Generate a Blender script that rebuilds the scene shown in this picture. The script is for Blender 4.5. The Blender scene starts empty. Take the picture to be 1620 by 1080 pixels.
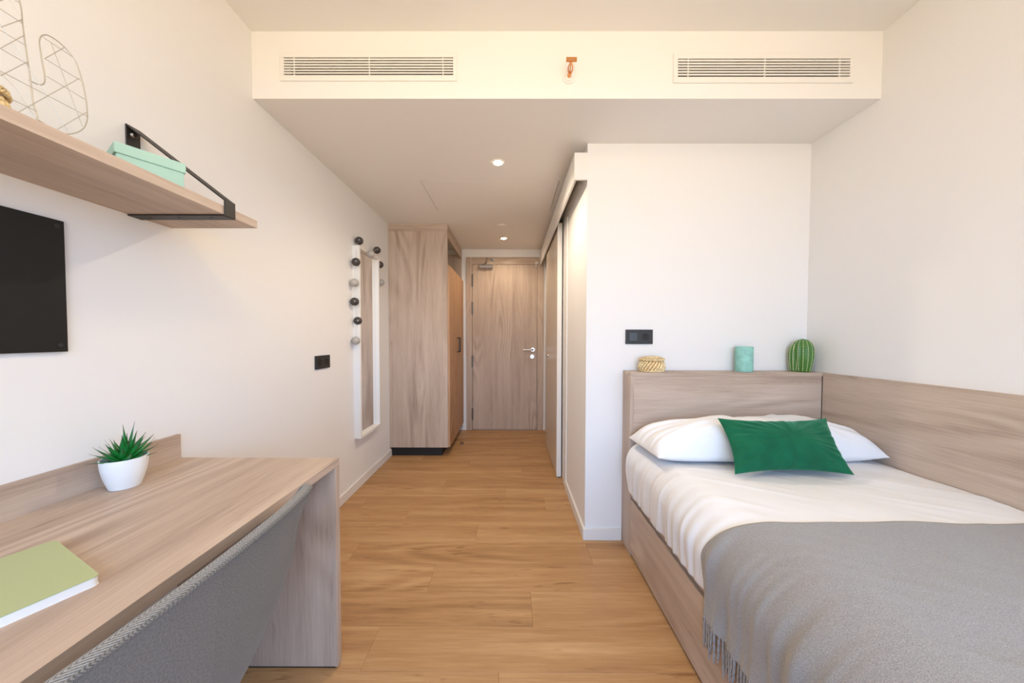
import bpy, bmesh, math, random
from mathutils import Vector, Matrix, noise
random.seed(7)
S = bpy.context.scene
COL = S.collection

# ------------------------------------------------------------------ camera
F_PX, PITCH, YAW, ROLL, CX, CY, CAMH = 512.70, .0254, -.0023, -.0016, 807.27, 545.88, 1.156
def rot(a, ax):
    c, s = math.cos(a), math.sin(a)
    if ax == 'x': return Matrix(((1,0,0),(0,c,-s),(0,s,c)))
    if ax == 'z': return Matrix(((c,-s,0),(s,c,0),(0,0,1)))
    return Matrix(((c,0,-s),(0,1,0),(s,0,c)))
R = rot(ROLL,'y') @ rot(PITCH,'x') @ rot(YAW,'z')
cam = bpy.data.cameras.new('camera'); cam_o = bpy.data.objects.new('camera', cam); COL.objects.link(cam_o)
cam.sensor_width = 36; cam.lens = 36*F_PX/1620; cam.clip_start = .02; cam.clip_end = 100
cam.shift_x = (810-CX)/1620; cam.shift_y = (CY-540)/1620
right, up_, fwd = R[0], R[2], R[1]
m = Matrix(((right.x, up_.x, -fwd.x, 0), (right.y, up_.y, -fwd.y, 0), (right.z, up_.z, -fwd.z, CAMH), (0,0,0,1)))
cam_o.matrix_world = m
S.camera = cam_o

# ------------------------------------------------------------------ light
S.view_settings.view_transform = 'Standard'; S.view_settings.look = 'None'
S.view_settings.gamma = 1; S.view_settings.use_curve_mapping = False
S.view_settings.exposure = 1.28
SKY_STRENGTH, SUN_STRENGTH, LAMP_W, SPOT_W = 2.55, 4.0, 15.0, 14.5
world = bpy.data.worlds.new('sky'); S.world = world; world.use_nodes = True
wn = world.node_tree.nodes; wl = world.node_tree.links; wn.clear()
wo = wn.new('ShaderNodeOutputWorld'); bg = wn.new('ShaderNodeBackground'); wl.new(bg.outputs[0], wo.inputs[0])
tc = wn.new('ShaderNodeTexCoord'); sx = wn.new('ShaderNodeSeparateXYZ'); rp = wn.new('ShaderNodeValToRGB')
wl.new(tc.outputs['Generated'], sx.inputs[0]); mr = wn.new('ShaderNodeMapRange'); wl.new(sx.outputs['Z'], mr.inputs[0])
mr.inputs[1].default_value = -1; mr.inputs[2].default_value = 1
wl.new(mr.outputs[0], rp.inputs[0]); wl.new(rp.outputs[0], bg.inputs[0])
e = rp.color_ramp.elements
e[0].position = .46; e[0].color = (.92,.74,.50,1)
e[1].position = .50; e[1].color = (.52,.84,1.30,1)
e2 = e.new(.9); e2.color = (.34,.64,1.2,1)
bg.inputs[1].default_value = SKY_STRENGTH
sun = bpy.data.lights.new('sun', 'SUN'); sun_o = bpy.data.objects.new('sun', sun); COL.objects.link(sun_o)
sun.energy = SUN_STRENGTH; sun.color = (1,.9,.76); sun.angle = .01
sun_o.rotation_euler = Vector((-.10,-.47,.88)).to_track_quat('Z','Y').to_euler()
WX0, WX1, WZ0, WZ1, YR = -.95, 1.15, .30, 2.35, -1.55
por = bpy.data.lights.new('window_portal', 'AREA'); por.shape = 'RECTANGLE'; por.size = WX1-WX0; por.size_y = WZ1-WZ0
por_o = bpy.data.objects.new('window_portal', por); COL.objects.link(por_o)
por_o.location = ((WX0+WX1)/2, YR-.02, (WZ0+WZ1)/2); por_o.rotation_euler = (math.radians(90),0,0)
por.cycles.is_portal = True
SY0, SY1, SZ0 = -1.40, -.42, .98
pr2 = bpy.data.lights.new('added_window_portal', 'AREA'); pr2.shape = 'RECTANGLE'; pr2.size = SY1-SY0; pr2.size_y = WZ1-SZ0  # portal of the added side window
pr2_o = bpy.data.objects.new('added_window_portal', pr2); COL.objects.link(pr2_o)
pr2_o.location = (1.69, (SY0+SY1)/2, (SZ0+WZ1)/2); pr2_o.rotation_euler = (math.radians(90),0,math.radians(90))
pr2.cycles.is_portal = True

# ------------------------------------------------------------------ room numbers
XL, XR, ZS, ZC, YS, YW, XC, YD = -1.170, 1.664, 2.230, 2.527, 1.490, 1.828, .4235, 4.010

# ------------------------------------------------------------------ materials
def mat(name, col, rough=.6, metal=0, emis=None, es=0, spec=.5, bump=0, bscale=200, sheen=0, coat=0, trans=0, var=0):
    m = bpy.data.materials.new(name); m.use_nodes = True
    nt = m.node_tree; b = nt.nodes['Principled BSDF']
    b.inputs['Base Color'].default_value = (*col, 1); b.inputs['Roughness'].default_value = rough
    b.inputs['Metallic'].default_value = metal; b.inputs['Specular IOR Level'].default_value = spec
    if sheen: b.inputs['Sheen Weight'].default_value = sheen; b.inputs['Sheen Roughness'].default_value = .4
    if coat: b.inputs['Coat Weight'].default_value = coat
    if trans: b.inputs['Transmission Weight'].default_value = trans
    if emis: b.inputs['Emission Color'].default_value = (*emis,1); b.inputs['Emission Strength'].default_value = es
    if bump or var:
        t = nt.nodes.new('ShaderNodeTexCoord'); n = nt.nodes.new('ShaderNodeTexNoise')
        n.inputs['Scale'].default_value = bscale; n.inputs['Detail'].default_value = 4
        nt.links.new(t.outputs['Object'], n.inputs['Vector'])
        if bump:
            bp = nt.nodes.new('ShaderNodeBump'); bp.inputs['Strength'].default_value = bump; bp.inputs['Distance'].default_value = .002
            nt.links.new(n.outputs[0], bp.inputs['Height']); nt.links.new(bp.outputs[0], b.inputs['Normal'])
        if var:
            r = nt.nodes.new('ShaderNodeValToRGB'); nt.links.new(n.outputs[0], r.inputs[0])
            r.color_ramp.elements[0].position = .35; r.color_ramp.elements[1].position = .65
            r.color_ramp.elements[0].color = (*[c*(1-var) for c in col],1); r.color_ramp.elements[1].color = (*[min(1,c*(1+var)) for c in col],1)
            nt.links.new(r.outputs[0], b.inputs['Base Color'])
    return m

def srgb(r, g, b):
    f = lambda c: (c/255/12.92) if c/255 <= .04045 else ((c/255+.055)/1.055)**2.4
    return (f(r), f(g), f(b))

def wood(name, axis, lo, mid, hi, rough=.5, ring_amt=.34, fig=1.15, bump=.12, tone=.0, fleck=.0):
    """grain runs along axis; growth rings are contour lines of a stretched noise"""
    m = bpy.data.materials.new(name); m.use_nodes = True; nt = m.node_tree; N = nt.nodes.new; L = nt.links.new
    b = nt.nodes['Principled BSDF']; b.inputs['Roughness'].default_value = rough; b.inputs['Specular IOR Level'].default_value = .4
    t = N('ShaderNodeTexCoord'); oi = N('ShaderNodeObjectInfo')
    ml = N('ShaderNodeMath'); ml.operation = 'MULTIPLY'; ml.inputs[1].default_value = 37.0; L(oi.outputs['Random'], ml.inputs[0])
    cb = N('ShaderNodeCombineXYZ'); [L(ml.outputs[0], cb.inputs[i]) for i in range(3)]
    ad = N('ShaderNodeVectorMath'); ad.operation = 'ADD'; L(t.outputs['Object'], ad.inputs[0]); L(cb.outputs[0], ad.inputs[1])
    def mapped(k):
        mp = N('ShaderNodeMapping'); s = [1,1,1]; s['xyz'.index(axis)] = k; mp.inputs['Scale'].default_value = s
        L(ad.outputs[0], mp.inputs['Vector']); return mp.outputs[0]
    def nz(vec, sc, det=3, dist=0.0, rgh=.5):
        n = N('ShaderNodeTexNoise'); n.inputs['Scale'].default_value = sc; n.inputs['Detail'].default_value = det
        n.inputs['Distortion'].default_value = dist; n.inputs['Roughness'].default_value = rgh; L(vec, n.inputs['Vector']); return n.outputs[0]
    def mth(op, a, v=None, c=None):
        x = N('ShaderNodeMath'); x.operation = op
        for i, q in enumerate((a, v, c)):
            if q is None: continue
            if isinstance(q, (int, float)): x.inputs[i].default_value = q
            else: L(q, x.inputs[i])
        return x.outputs[0]
    big = nz(mapped(.16), 3.2*fig, 1.2)
    rings = mth('SINE', mth('MULTIPLY', big, 95.0))
    mask = mth('SMOOTHSTEP', 0, 0) if False else nz(mapped(.25), 4.0, 1)
    mk = N('ShaderNodeMapRange'); mk.inputs[1].default_value = .48; mk.inputs[2].default_value = .66; L(mask, mk.inputs[0])
    fib = nz(mapped(.045), 150.0, 4, 0, .65)
    band = nz(mapped(.06), 16.0, 3)
    v = mth('MULTIPLY_ADD', mth('MULTIPLY', rings, mk.outputs[0]), ring_amt*.45, .5)
    v = mth('ADD', v, mth('MULTIPLY', mth('SUBTRACT', fib, .5), .55))
    v = mth('ADD', v, mth('MULTIPLY', mth('SUBTRACT', band, .5), .75))
    if fleck:
        fk = nz(mapped(.14), 62.0, 2, .4)
        m2 = N('ShaderNodeMapRange'); m2.inputs[1].default_value = .60; m2.inputs[2].default_value = .80; L(fk, m2.inputs[0])
        kn = nz(mapped(.35), 3.4, 2)
        m3 = N('ShaderNodeMapRange'); m3.inputs[1].default_value = .45; m3.inputs[2].default_value = .70; L(kn, m3.inputs[0])
        v = mth('SUBTRACT', v, mth('MULTIPLY', mth('MULTIPLY', m2.outputs[0], m3.outputs[0]), fleck))
    if tone:
        v = mth('ADD', v, mth('MULTIPLY', mth('SUBTRACT', oi.outputs['Random'], .5), tone))
    r = N('ShaderNodeValToRGB'); L(v, r.inputs[0]); el = r.color_ramp.elements
    el[0].position = .18; el[0].color = (*lo,1); el[1].position = .82; el[1].color = (*hi,1)
    q = el.new(.5); q.color = (*mid,1)
    L(r.outputs[0], b.inputs['Base Color'])
    bp = N('ShaderNodeBump'); bp.inputs['Strength'].default_value = bump; bp.inputs['Distance'].default_value = .001
    L(fib, bp.inputs['Height']); L(bp.outputs[0], b.inputs['Normal'])
    return m

OAK = (srgb(158,136,120), srgb(188,168,151), srgb(207,189,173))
M = {}
M['wall'] = mat('wall_paint', (.83,.82,.81), .85, spec=.25, bump=.05, bscale=350)
M['ceiling'] = mat('ceiling_paint', (.83,.815,.79), .9, spec=.2)
M['white'] = mat('white_lacquer', (.82,.81,.79), .45)
M['skirt'] = mat('skirting_white', (.80,.78,.75), .5)
for a in 'xyz': M['oak_'+a] = wood('oak_grain_'+a, a, *OAK, fleck=.35)
M['door_oak'] = wood('door_oak', 'z', srgb(160,138,120), srgb(188,166,147), srgb(206,186,167))
M['floor_oak'] = wood('floor_oak', 'x', srgb(146,107,67), srgb(179,137,92), srgb(202,164,118), rough=.42, ring_amt=.24, fig=.9, bump=.12, tone=.10, fleck=1.0)
M['black'] = mat('black_plastic', (.018,.018,.018), .45)
M['blackhole'] = mat('socket_recess_black', (.006,.006,.006), .6)
M['switchgrey'] = mat('switch_rocker_grey', (.05,.058,.066), .35)
M['blackmetal'] = mat('black_powder_coat', (.028,.024,.022), .5, .2)
M['board'] = mat('black_board_satin', (.012,.0115,.0105), .5, spec=.3)
M['plinth'] = mat('black_plinth', (.01,.01,.01), .6)
M['steel'] = mat('brushed_steel', (.62,.58,.52), .3, 1)
M['hinge'] = mat('hinge_steel', (.22,.19,.16), .4, 1)
M['chrome'] = mat('chrome', (.55,.53,.50), .2, 1)
M['wire'] = mat('champagne_wire', (.50,.48,.43), .4, .7)
M['copper'] = mat('copper', (.72,.34,.14), .35, .9)
M['mirror'] = mat('mirror_glass', (.93,.93,.92), .01, 1)
M['mint'] = mat('mint_card', srgb(168,204,188), .6, bump=.05, bscale=300)
M['mintwax'] = mat('mint_wax', srgb(140,196,184), .55, var=.13, bscale=28)
M['green_cover'] = mat('sage_cover', srgb(176,186,140), .7, bump=.08, bscale=500)
M['paper'] = mat('paper_pages', (.86,.84,.80), .8)
M['pot'] = mat('white_ceramic', (.84,.84,.83), .35)
M['soil'] = mat('dark_soil', (.02,.017,.014), .9, bump=1, bscale=150)
M['cactus'] = mat('cactus_glaze', srgb(66,116,44), .3)
M['dot'] = mat('cream_dots', srgb(240,240,200), .5)
M['straw'] = mat('seagrass', srgb(232,206,158), .75, var=.3, bscale=120, bump=.4)
M['strawdark'] = mat('seagrass_inner', srgb(176,132,76), .85, var=.25, bscale=90)
M['linen'] = mat('white_cotton', (.81,.82,.84), .85, spec=.2, bump=.06, bscale=900)
M['velvet'] = mat('green_velvet', srgb(12,92,62), .75, spec=.2, sheen=.55, var=.15, bscale=14)
M['velvet'].node_tree.nodes['Principled BSDF'].inputs['Sheen Tint'].default_value = (.25,.7,.5,1)
M['ballblack'] = mat('charcoal_ball', (.05,.045,.045), .5, bump=.8, bscale=120)
M['ballgrey'] = mat('pale_grey_ball', (.42,.40,.38), .6, bump=.8, bscale=120)
M['led'] = mat('tiny_bulb', (.7,.66,.6), .4)
M['slotshade'] = mat('vent_shade_back', (.05,.04,.03), .9)  # dark colour stands in for shade inside the vents
M['lamp'] = mat('lit_lamp', (1,.9,.7), .5, emis=(1,.80,.52), es=40)
M['leaf'] = None
def leaf_mat():
    m = mat('succulent_leaf', (.02,.17,.03), .35); nt = m.node_tree; b = nt.nodes['Principled BSDF']
    uv = nt.nodes.new('ShaderNodeUVMap'); s = nt.nodes.new('ShaderNodeSeparateXYZ'); r = nt.nodes.new('ShaderNodeValToRGB')
    nt.links.new(uv.outputs[0], s.inputs[0]); nt.links.new(s.outputs['Y'], r.inputs[0]); nt.links.new(r.outputs[0], b.inputs['Base Color'])
    e = r.color_ramp.elements; e[0].position = 0; e[0].color = (*srgb(84,180,40),1); e[1].position = 1; e[1].color = (*srgb(70,35,50),1)
    q = e.new(.25); q.color = (*srgb(30,142,54),1); q = e.new(.8); q.color = (*srgb(26,110,52),1)
    return m
M['leaf'] = leaf_mat()

def knit(name, lo, hi, scale=700, bump=.5):
    m = bpy.data.materials.new(name); m.use_nodes = True; nt = m.node_tree; N = nt.nodes.new; L = nt.links.new
    b = nt.nodes['Principled BSDF']; b.inputs['Roughness'].default_value = .9; b.inputs['Specular IOR Level'].default_value = .15
    b.inputs['Sheen Weight'].default_value = .3
    t = N('ShaderNodeTexCoord')
    n = N('ShaderNodeTexNoise'); n.inputs['Scale'].default_value = scale; n.inputs['Detail'].default_value = 2; L(t.outputs['Object'], n.inputs[0])
    n2 = N('ShaderNodeTexNoise'); n2.inputs['Scale'].default_value = 560; n2.inputs['Detail'].default_value = 5; L(t.outputs['Object'], n2.inputs[0])
    a = N('ShaderNodeMath'); a.operation = 'MULTIPLY_ADD'; a.inputs[1].default_value = .6; L(n2.outputs[0], a.inputs[0])
    c = N('ShaderNodeMath'); c.operation = 'MULTIPLY'; c.inputs[1].default_value = .4; L(n.outputs[0], c.inputs[0]); L(c.outputs[0], a.inputs[2])
    r = N('ShaderNodeValToRGB'); L(a.outputs[0], r.inputs[0]); r.color_ramp.elements[0].position = .34; r.color_ramp.elements[1].position = .66
    r.color_ramp.elements[0].color = (*lo,1); r.color_ramp.elements[1].color = (*hi,1); L(r.outputs[0], b.inputs['Base Color'])
    bp = N('ShaderNodeBump'); bp.inputs['Strength'].default_value = bump; bp.inputs['Distance'].default_value = .0015
    L(n.outputs[0], bp.inputs['Height']); L(bp.outputs[0], b.inputs['Normal'])
    return m
M['wool'] = knit('grey_wool', srgb(122,121,121), srgb(172,171,171), 620, .4)

def herringbone(name, per=.011, pitch=.0034, slope=.9, lo=58, hi=164, sw=.6):
    m = bpy.data.materials.new(name); m.use_nodes = True; nt = m.node_tree; N = nt.nodes.new; L = nt.links.new
    b = nt.nodes['Principled BSDF']; b.inputs['Roughness'].default_value = .9; b.inputs['Specular IOR Level'].default_value = .15
    b.inputs['Sheen Weight'].default_value = .2
    uv = N('ShaderNodeUVMap'); s = N('ShaderNodeSeparateXYZ'); L(uv.outputs[0], s.inputs[0])
    def mth(op, a, v=None, c=None):
        x = N('ShaderNodeMath'); x.operation = op
        for i, q in enumerate((a, v, c)):
            if q is None: continue
            if isinstance(q, (int, float)): x.inputs[i].default_value = q
            else: L(q, x.inputs[i])
        return x.outputs[0]
    tri = mth('PINGPONG', s.outputs['X'], per)
    ph = mth('MULTIPLY', mth('ADD', s.outputs['Y'], mth('MULTIPLY', tri, slope)), 2*math.pi/pitch)
    st = mth('MULTIPLY_ADD', mth('SINE', ph), .5, .5)
    n = N('ShaderNodeTexNoise'); n.inputs['Scale'].default_value = 420; n.inputs['Detail'].default_value = 3; L(uv.outputs[0], n.inputs[0])
    v = mth('ADD', mth('MULTIPLY', st, sw), mth('MULTIPLY', n.outputs[0], 1.1-sw))
    r = N('ShaderNodeValToRGB'); L(v, r.inputs[0]); r.color_ramp.elements[0].position = .2; r.color_ramp.elements[1].position = .9
    r.color_ramp.elements[0].color = (*srgb(lo,lo,lo),1); r.color_ramp.elements[1].color = (*srgb(hi,hi-2,hi-6),1)
    L(r.outputs[0], b.inputs['Base Color'])
    bp = N('ShaderNodeBump'); bp.inputs['Strength'].default_value = .6; bp.inputs['Distance'].default_value = .0012
    L(v, bp.inputs['Height']); L(bp.outputs[0], b.inputs['Normal'])
    return m
M['tweed'] = herringbone('grey_herringbone')
M['rimcloth'] = herringbone('grey_rim_herringbone', .0192, .0048, 1.0, 78, 170, .55)
M['twill'] = herringbone('grey_twill', .4, .0027, .55, 62, 140, .42)

# ------------------------------------------------------------------ helpers
def tag(o, label=None, cat=None, group=None, kind=None):
    if label: o['label'] = label
    if cat: o['category'] = cat
    if group: o['group'] = group
    if kind: o['kind'] = kind
    return o
def thing(name, loc, label=None, cat=None, group=None, kind=None):
    o = bpy.data.objects.new(name, None); COL.objects.link(o); o.location = loc; o.empty_display_size = .05
    return tag(o, label, cat, group, kind)
def wpos(o):
    v = Vector((0,0,0))
    while o: v += o.location; o = o.parent
    return v
def obj(name, bm, material, parent=None, origin=None, smooth=False):
    """bm is in world coordinates; the object's origin goes to origin (default: the parent's place or the world origin)"""
    base = wpos(parent) if parent else Vector((0,0,0))
    org = Vector(origin) if origin is not None else base
    bmesh.ops.recalc_face_normals(bm, faces=bm.faces)
    bmesh.ops.translate(bm, verts=bm.verts, vec=-org)
    me = bpy.data.meshes.new(name); bm.to_mesh(me); bm.free()
    if smooth:
        for p in me.polygons: p.use_smooth = True
        if smooth == 'auto': me.set_sharp_from_angle(angle=math.radians(35))
    mats = material if isinstance(material, (list, tuple)) else [material]
    for x in mats: me.materials.append(x)
    o = bpy.data.objects.new(name, me); COL.objects.link(o)
    if parent: o.parent = parent; o.location = org-base
    else: o.location = org
    return o
def BM(): return bmesh.new()
def add_box(bm, x0, x1, y0, y1, z0, z1, bev=0, seg=2, mi=0):
    r = bmesh.ops.create_cube(bm, size=1)
    bmesh.ops.scale(bm, verts=r['verts'], vec=(x1-x0, y1-y0, z1-z0))
    bmesh.ops.translate(bm, verts=r['verts'], vec=((x0+x1)/2,(y0+y1)/2,(z0+z1)/2))
    fs = {f for v in r['verts'] for f in v.link_faces}
    for f in fs: f.material_index = mi
    if bev:
        es = {e for v in r['verts'] for e in v.link_edges}
        bmesh.ops.bevel(bm, geom=list(es), offset=bev, segments=seg, affect='EDGES', profile=.5)
def box(name, x0, x1, y0, y1, z0, z1, material, parent=None, bev=0, origin=None, seg=2):
    bm = BM(); add_box(bm, x0, x1, y0, y1, z0, z1, bev, seg); return obj(name, bm, material, parent, origin)
def struct(name, x0, x1, y0, y1, z0, z1, material, bev=0):
    return tag(box(name, x0, x1, y0, y1, z0, z1, material, None, bev), kind='structure')
def frame_for(d):
    d = d.normalized(); a = Vector((0,0,1)) if abs(d.z) < .9 else Vector((1,0,0))
    u = d.cross(a).normalized(); return u, d.cross(u).normalized()
def add_tube(bm, pts, rad, n=8, closed=False, caps=True):
    pts = [Vector(p) for p in pts]; rings = []; prev = None
    L = len(pts)
    for i, p in enumerate(pts):
        if closed: d = pts[(i+1) % L]-pts[i-1]
        else: d = pts[min(i+1, L-1)]-pts[max(i-1, 0)]
        d.normalize()
        if prev is None: u, v = frame_for(d)
        else:
            u = prev-d*prev.dot(d); u.normalize(); v = d.cross(u)
        prev = u; r = rad[i] if isinstance(rad, (list, tuple)) else rad
        rings.append([bm.verts.new(p+(u*math.cos(2*math.pi*k/n)+v*math.sin(2*math.pi*k/n))*r) for k in range(n)])
    seq = list(range(L)) + ([0] if closed else [])
    for a, b in zip(seq[:-1], seq[1:]):
        for k in range(n): bm.faces.new((rings[a][k], rings[a][(k+1) % n], rings[b][(k+1) % n], rings[b][k]))
    if not closed and caps: bm.faces.new(rings[0][::-1]); bm.faces.new(rings[-1])
def add_cyl(bm, p0, p1, r0, r1=None, n=24): add_tube(bm, [p0, p1], [r0, r0 if r1 is None else r1], n)
def add_lathe(bm, c, prof, n=40, sx=1, sy=1, capb=True, capt=False):
    rings = [[bm.verts.new((c[0]+r*sx*math.cos(2*math.pi*k/n), c[1]+r*sy*math.sin(2*math.pi*k/n), c[2]+z)) for k in range(n)] for r, z in prof]
    for a, b in zip(rings[:-1], rings[1:]):
        for k in range(n): bm.faces.new((a[k], a[(k+1) % n], b[(k+1) % n], b[k]))
    if capb: bm.faces.new(rings[0][::-1])
    if capt: bm.faces.new(rings[-1])
def add_sphere(bm, c, r, n=16, s=(1,1,1)):
    q = bmesh.ops.create_uvsphere(bm, u_segments=n, v_segments=max(6, n*2//3), radius=r)
    bmesh.ops.scale(bm, verts=q['verts'], vec=s); bmesh.ops.translate(bm, verts=q['verts'], vec=c)
def cr(pts, n=6, closed=False):
    """Catmull-Rom through points"""
    P = [Vector(p) for p in pts]; out = []; L = len(P)
    rng = range(L if closed else L-1)
    for i in rng:
        if closed: a, b, c, d = P[i-1], P[i], P[(i+1) % L], P[(i+2) % L]
        else: a, b, c, d = P[max(i-1,0)], P[i], P[i+1], P[min(i+2,L-1)]
        for k in range(n):
            t = k/n
            out.append(.5*((2*b)+(c-a)*t+(2*a-5*b+4*c-d)*t*t+(-a+3*b-3*c+d)*t**3))
    if not closed: out.append(P[-1])
    return out

# ================================================================== SETTING
T = .12
fl = struct('floor', XL, XR, YR, YD+T, -.06, -.009, M['plinth'])
PW, PL = .176, 1.26
plank_meshes = {}
y = YR; row = 0
while y < YD-1e-4:
    y1 = min(y+PW, YD); off = [0, .47, .93, .29, .76, 1.11, .13, .61][row % 8]
    xmax = XR if y < YW else XC
    x = XL-off
    while x < xmax-1e-4:
        a, b = max(x, XL), min(x+PL, xmax); x += PL
        if b-a < .02: continue
        key = (round(b-a, 4), round(y1-y, 4))
        if key not in plank_meshes:
            bm = BM(); add_box(bm, 0, b-a-.0004, 0, y1-y-.0004, -.009, 0)
            es = [e for e in bm.edges if all(abs(v.co.z) < 1e-6 for v in e.verts)]
            bmesh.ops.bevel(bm, geom=es, offset=.0008, segments=1, affect='EDGES')
            o = obj('plank', bm, M['floor_oak'], fl, origin=(0,0,0)); plank_meshes[key] = o.data
        else:
            o = bpy.data.objects.new('plank', plank_meshes[key]); COL.objects.link(o); o.parent = fl
        o.location = (a, y, 0)
    y = y1; row += 1

struct('wall_left', XL-T, XL, YR, YD+T, -.06, ZC, M['wall'])
bm = BM()
add_box(bm, XR, XR+T, SY1, YW+T, -.06, ZC); add_box(bm, XR, XR+T, YR, SY0, -.06, ZC)
add_box(bm, XR, XR+T, SY0, SY1, -.06, SZ0); add_box(bm, XR, XR+T, SY0, SY1, WZ1, ZC)
tag(obj('wall_right', bm, M['wall']), kind='structure')
w = thing('added_window', (XR,0,SZ0), kind='structure')  # unseen window, added to let light onto the left wall
for a, b in ((SY0, SY0+.05), (SY1-.05, SY1)): box('window_frame', XR+.04, XR+.09, a, b, SZ0, WZ1, M['white'], w)
for a, b in ((SZ0, SZ0+.05), (WZ1-.05, WZ1)): box('window_frame', XR+.04, XR+.09, SY0+.05, SY1-.05, a, b, M['white'], w)
struct('wall_alcove', XC, XR, YW, YW+T, -.06, ZS, M['wall'])
struct('wall_corridor', XC, XC+T, YW+T, YD, -.06, ZS, M['wall'])
# rear wall with the window opening (behind the camera)
bm = BM()
add_box(bm, XL-T, WX0, YR-T, YR, -.06, ZC); add_box(bm, WX1, XR+T, YR-T, YR, -.06, ZC)
add_box(bm, WX0, WX1, YR-T, YR, -.06, WZ0); add_box(bm, WX0, WX1, YR-T, YR, WZ1, ZC)
tag(obj('wall_rear', bm, M['wall']), kind='structure')
w = thing('window_1', (0,YR,0), kind='structure')
for a, b in ((WX0, WX0+.05), (WX1-.05, WX1), (.07, .13)): box('window_frame', a, b, YR-.08, YR-.03, WZ0, WZ1, M['white'], w)
for a, b in ((WZ0, WZ0+.05), (WZ1-.05, WZ1)):
    for p, q in ((WX0+.05, .07), (.13, WX1-.05)): box('window_frame', p, q, YR-.08, YR-.03, a, b, M['white'], w)
# ceilings
struct('ceiling', XL-T, XR+T, YR-T, YS, ZC, ZC+.08, M['ceiling'])
HX0, HX1, HY0, HY1 = -.624, .328, 2.26, 2.79
bm = BM(); g = .0035
add_box(bm, XL-T, XR+T, YS+.05, HY0-g, ZS, ZC+.08)
VH = [(-1.023,-.262,2.331,2.409),(.746,1.516,2.323,2.403)]
xs = [XL-T]+[v for h_ in VH for v in h_[:2]]+[XR+T]
for a_, b_ in ((xs[0],xs[1]),(xs[2],xs[3]),(xs[4],xs[5])): add_box(bm, a_, b_, YS, YS+.05, ZS, ZC+.08)
for a_, b_, c_, d_ in VH: add_box(bm, a_, b_, YS, YS+.05, ZS, c_); add_box(bm, a_, b_, YS, YS+.05, d_, ZC+.08)
add_box(bm, XL-T, HX0-g, HY0-g, HY1+g, ZS, ZC+.08); add_box(bm, HX1+g, XR+T, HY0-g, HY1+g, ZS, ZC+.08)
add_box(bm, XL-T, XR+T, HY1+g, YD+T, ZS, ZC+.08); add_box(bm, HX0-g, HX1+g, HY0-g, HY1+g, ZS+.03, ZC+.08)
tag(obj('ceiling_lowered', bm, [M['wall']]), kind='structure')
h = thing('access_hatch', (HX0,HY0,ZS), 'flush square-edged access panel set in the lowered corridor ceiling', 'ceiling hatch')
box('hatch_panel', HX0, HX1, HY0, HY1, ZS-.0012, ZS+.028, M['wall'], h)
# far wall with the entry door opening
FX0, FX1, FZ = -.553, .401, 2.134
bm = BM(); add_box(bm, XL, FX0, YD, YD+T, -.06, ZS); add_box(bm, FX1, XC+T, YD, YD+T, -.06, ZS); add_box(bm, FX0, FX1, YD, YD+T, FZ, ZS)
tag(obj('wall_far', bm, M['wall']), kind='structure')

# skirting
def skirt(name, x0, x1, y0, y1, zt=.066):
    bm = BM(); add_box(bm, x0, x1, y0, y1, 0, zt, .0015, 1); return tag(obj(name, bm, M['skirt']), kind='structure')
skirt('baseboard_left', XL, XL+.013, YR, 3.125)
skirt('baseboard_alcove', XC-.012, .630, YW-.012, YW)
skirt('baseboard_corridor', XC-.012, XC, YW, 2.44)
skirt('baseboard_far', FX0-.05, FX0, YD-.012, YD)
skirt('baseboard_far_right', FX1, XC, YD-.012, YD)
skirt('baseboard_right', XR-.013, XR, YR, -.32)

# entry door
d = thing('door_1', ((FX0+FX1)/2, YD, 0), kind='structure')
LX0, LX1, LZ = -.476, .321, 2.045
fy = YD-.012
box('door_jamb', FX0, LX0-.003, fy, YD+.1, 0, FZ, M['door_oak'], d, .0015)
box('door_jamb', LX1+.003, FX1, fy, YD+.1, 0, FZ, M['door_oak'], d, .0015)
box('door_head', LX0-.003, LX1+.003, fy, YD+.1, LZ+.003, FZ, wood('door_head_oak','x',srgb(160,138,120), srgb(188,166,147), srgb(206,186,167)), d, .0015)
box('leak_strip', FX0, FX1, YD, YD+.1, -.009, .002, M['steel'], d)  # strip added to stop light leaking in under the leaf
leaf = box('door_leaf', LX0, LX1, YD-.004, YD+.04, .006, LZ, M['door_oak'], d, .0015)
box('door_stop', LX0-.002, LX1+.002, YD+.04, YD+.06, 0, LZ+.002, M['blackhole'], d)  # full black backing sheet behind the leaf, added to keep its gaps dark
for z0, z1 in ((1.775,1.925),(1.435,1.585),(.780,.925),(.125,.272)):
    bm = BM(); add_cyl(bm, (LX0-.002,YD-.014,z0), (LX0-.002,YD-.014,z1), .006, n=12)
    add_box(bm, LX0-.012, LX0+.010, YD-.0125, YD-.004, z0, z1); obj('hinge', bm, M['hinge'], d)
bm = BM(); add_cyl(bm, (.268,YD-.004,1.0), (.268,YD-.013,1.0), .026, n=28); add_cyl(bm, (.268,YD-.012,1.0), (.268,YD-.055,1.0), .010, n=16)
add_tube(bm, cr([(.268,YD-.052,1.0),(.255,YD-.06,1.0),(.22,YD-.06,1.0),(.150,YD-.058,1.0)]), .0095, 12)
obj('door_handle', bm, M['steel'], d, smooth='auto')
bm = BM(); add_cyl(bm, (.262,YD-.004,.915), (.262,YD-.012,.915), .026, n=28); add_cyl(bm, (.262,YD-.011,.915), (.262,YD-.018,.915), .010, n=16)
obj('lock_rose', bm, M['steel'], d, smooth='auto')
cl = box('door_closer', -.394, -.222, YD-.050, YD-.004, 1.992, 2.030, M['chrome'], d, .006)
bm = BM(); add_cyl(bm, (-.312,YD-.03,1.975), (-.312,YD-.03,2.055), .011, n=16)
add_tube(bm, [(-.312,YD-.03,2.05),(-.300,YD-.10,2.075),(-.285,YD-.13,2.09)], .008, 8)
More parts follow.
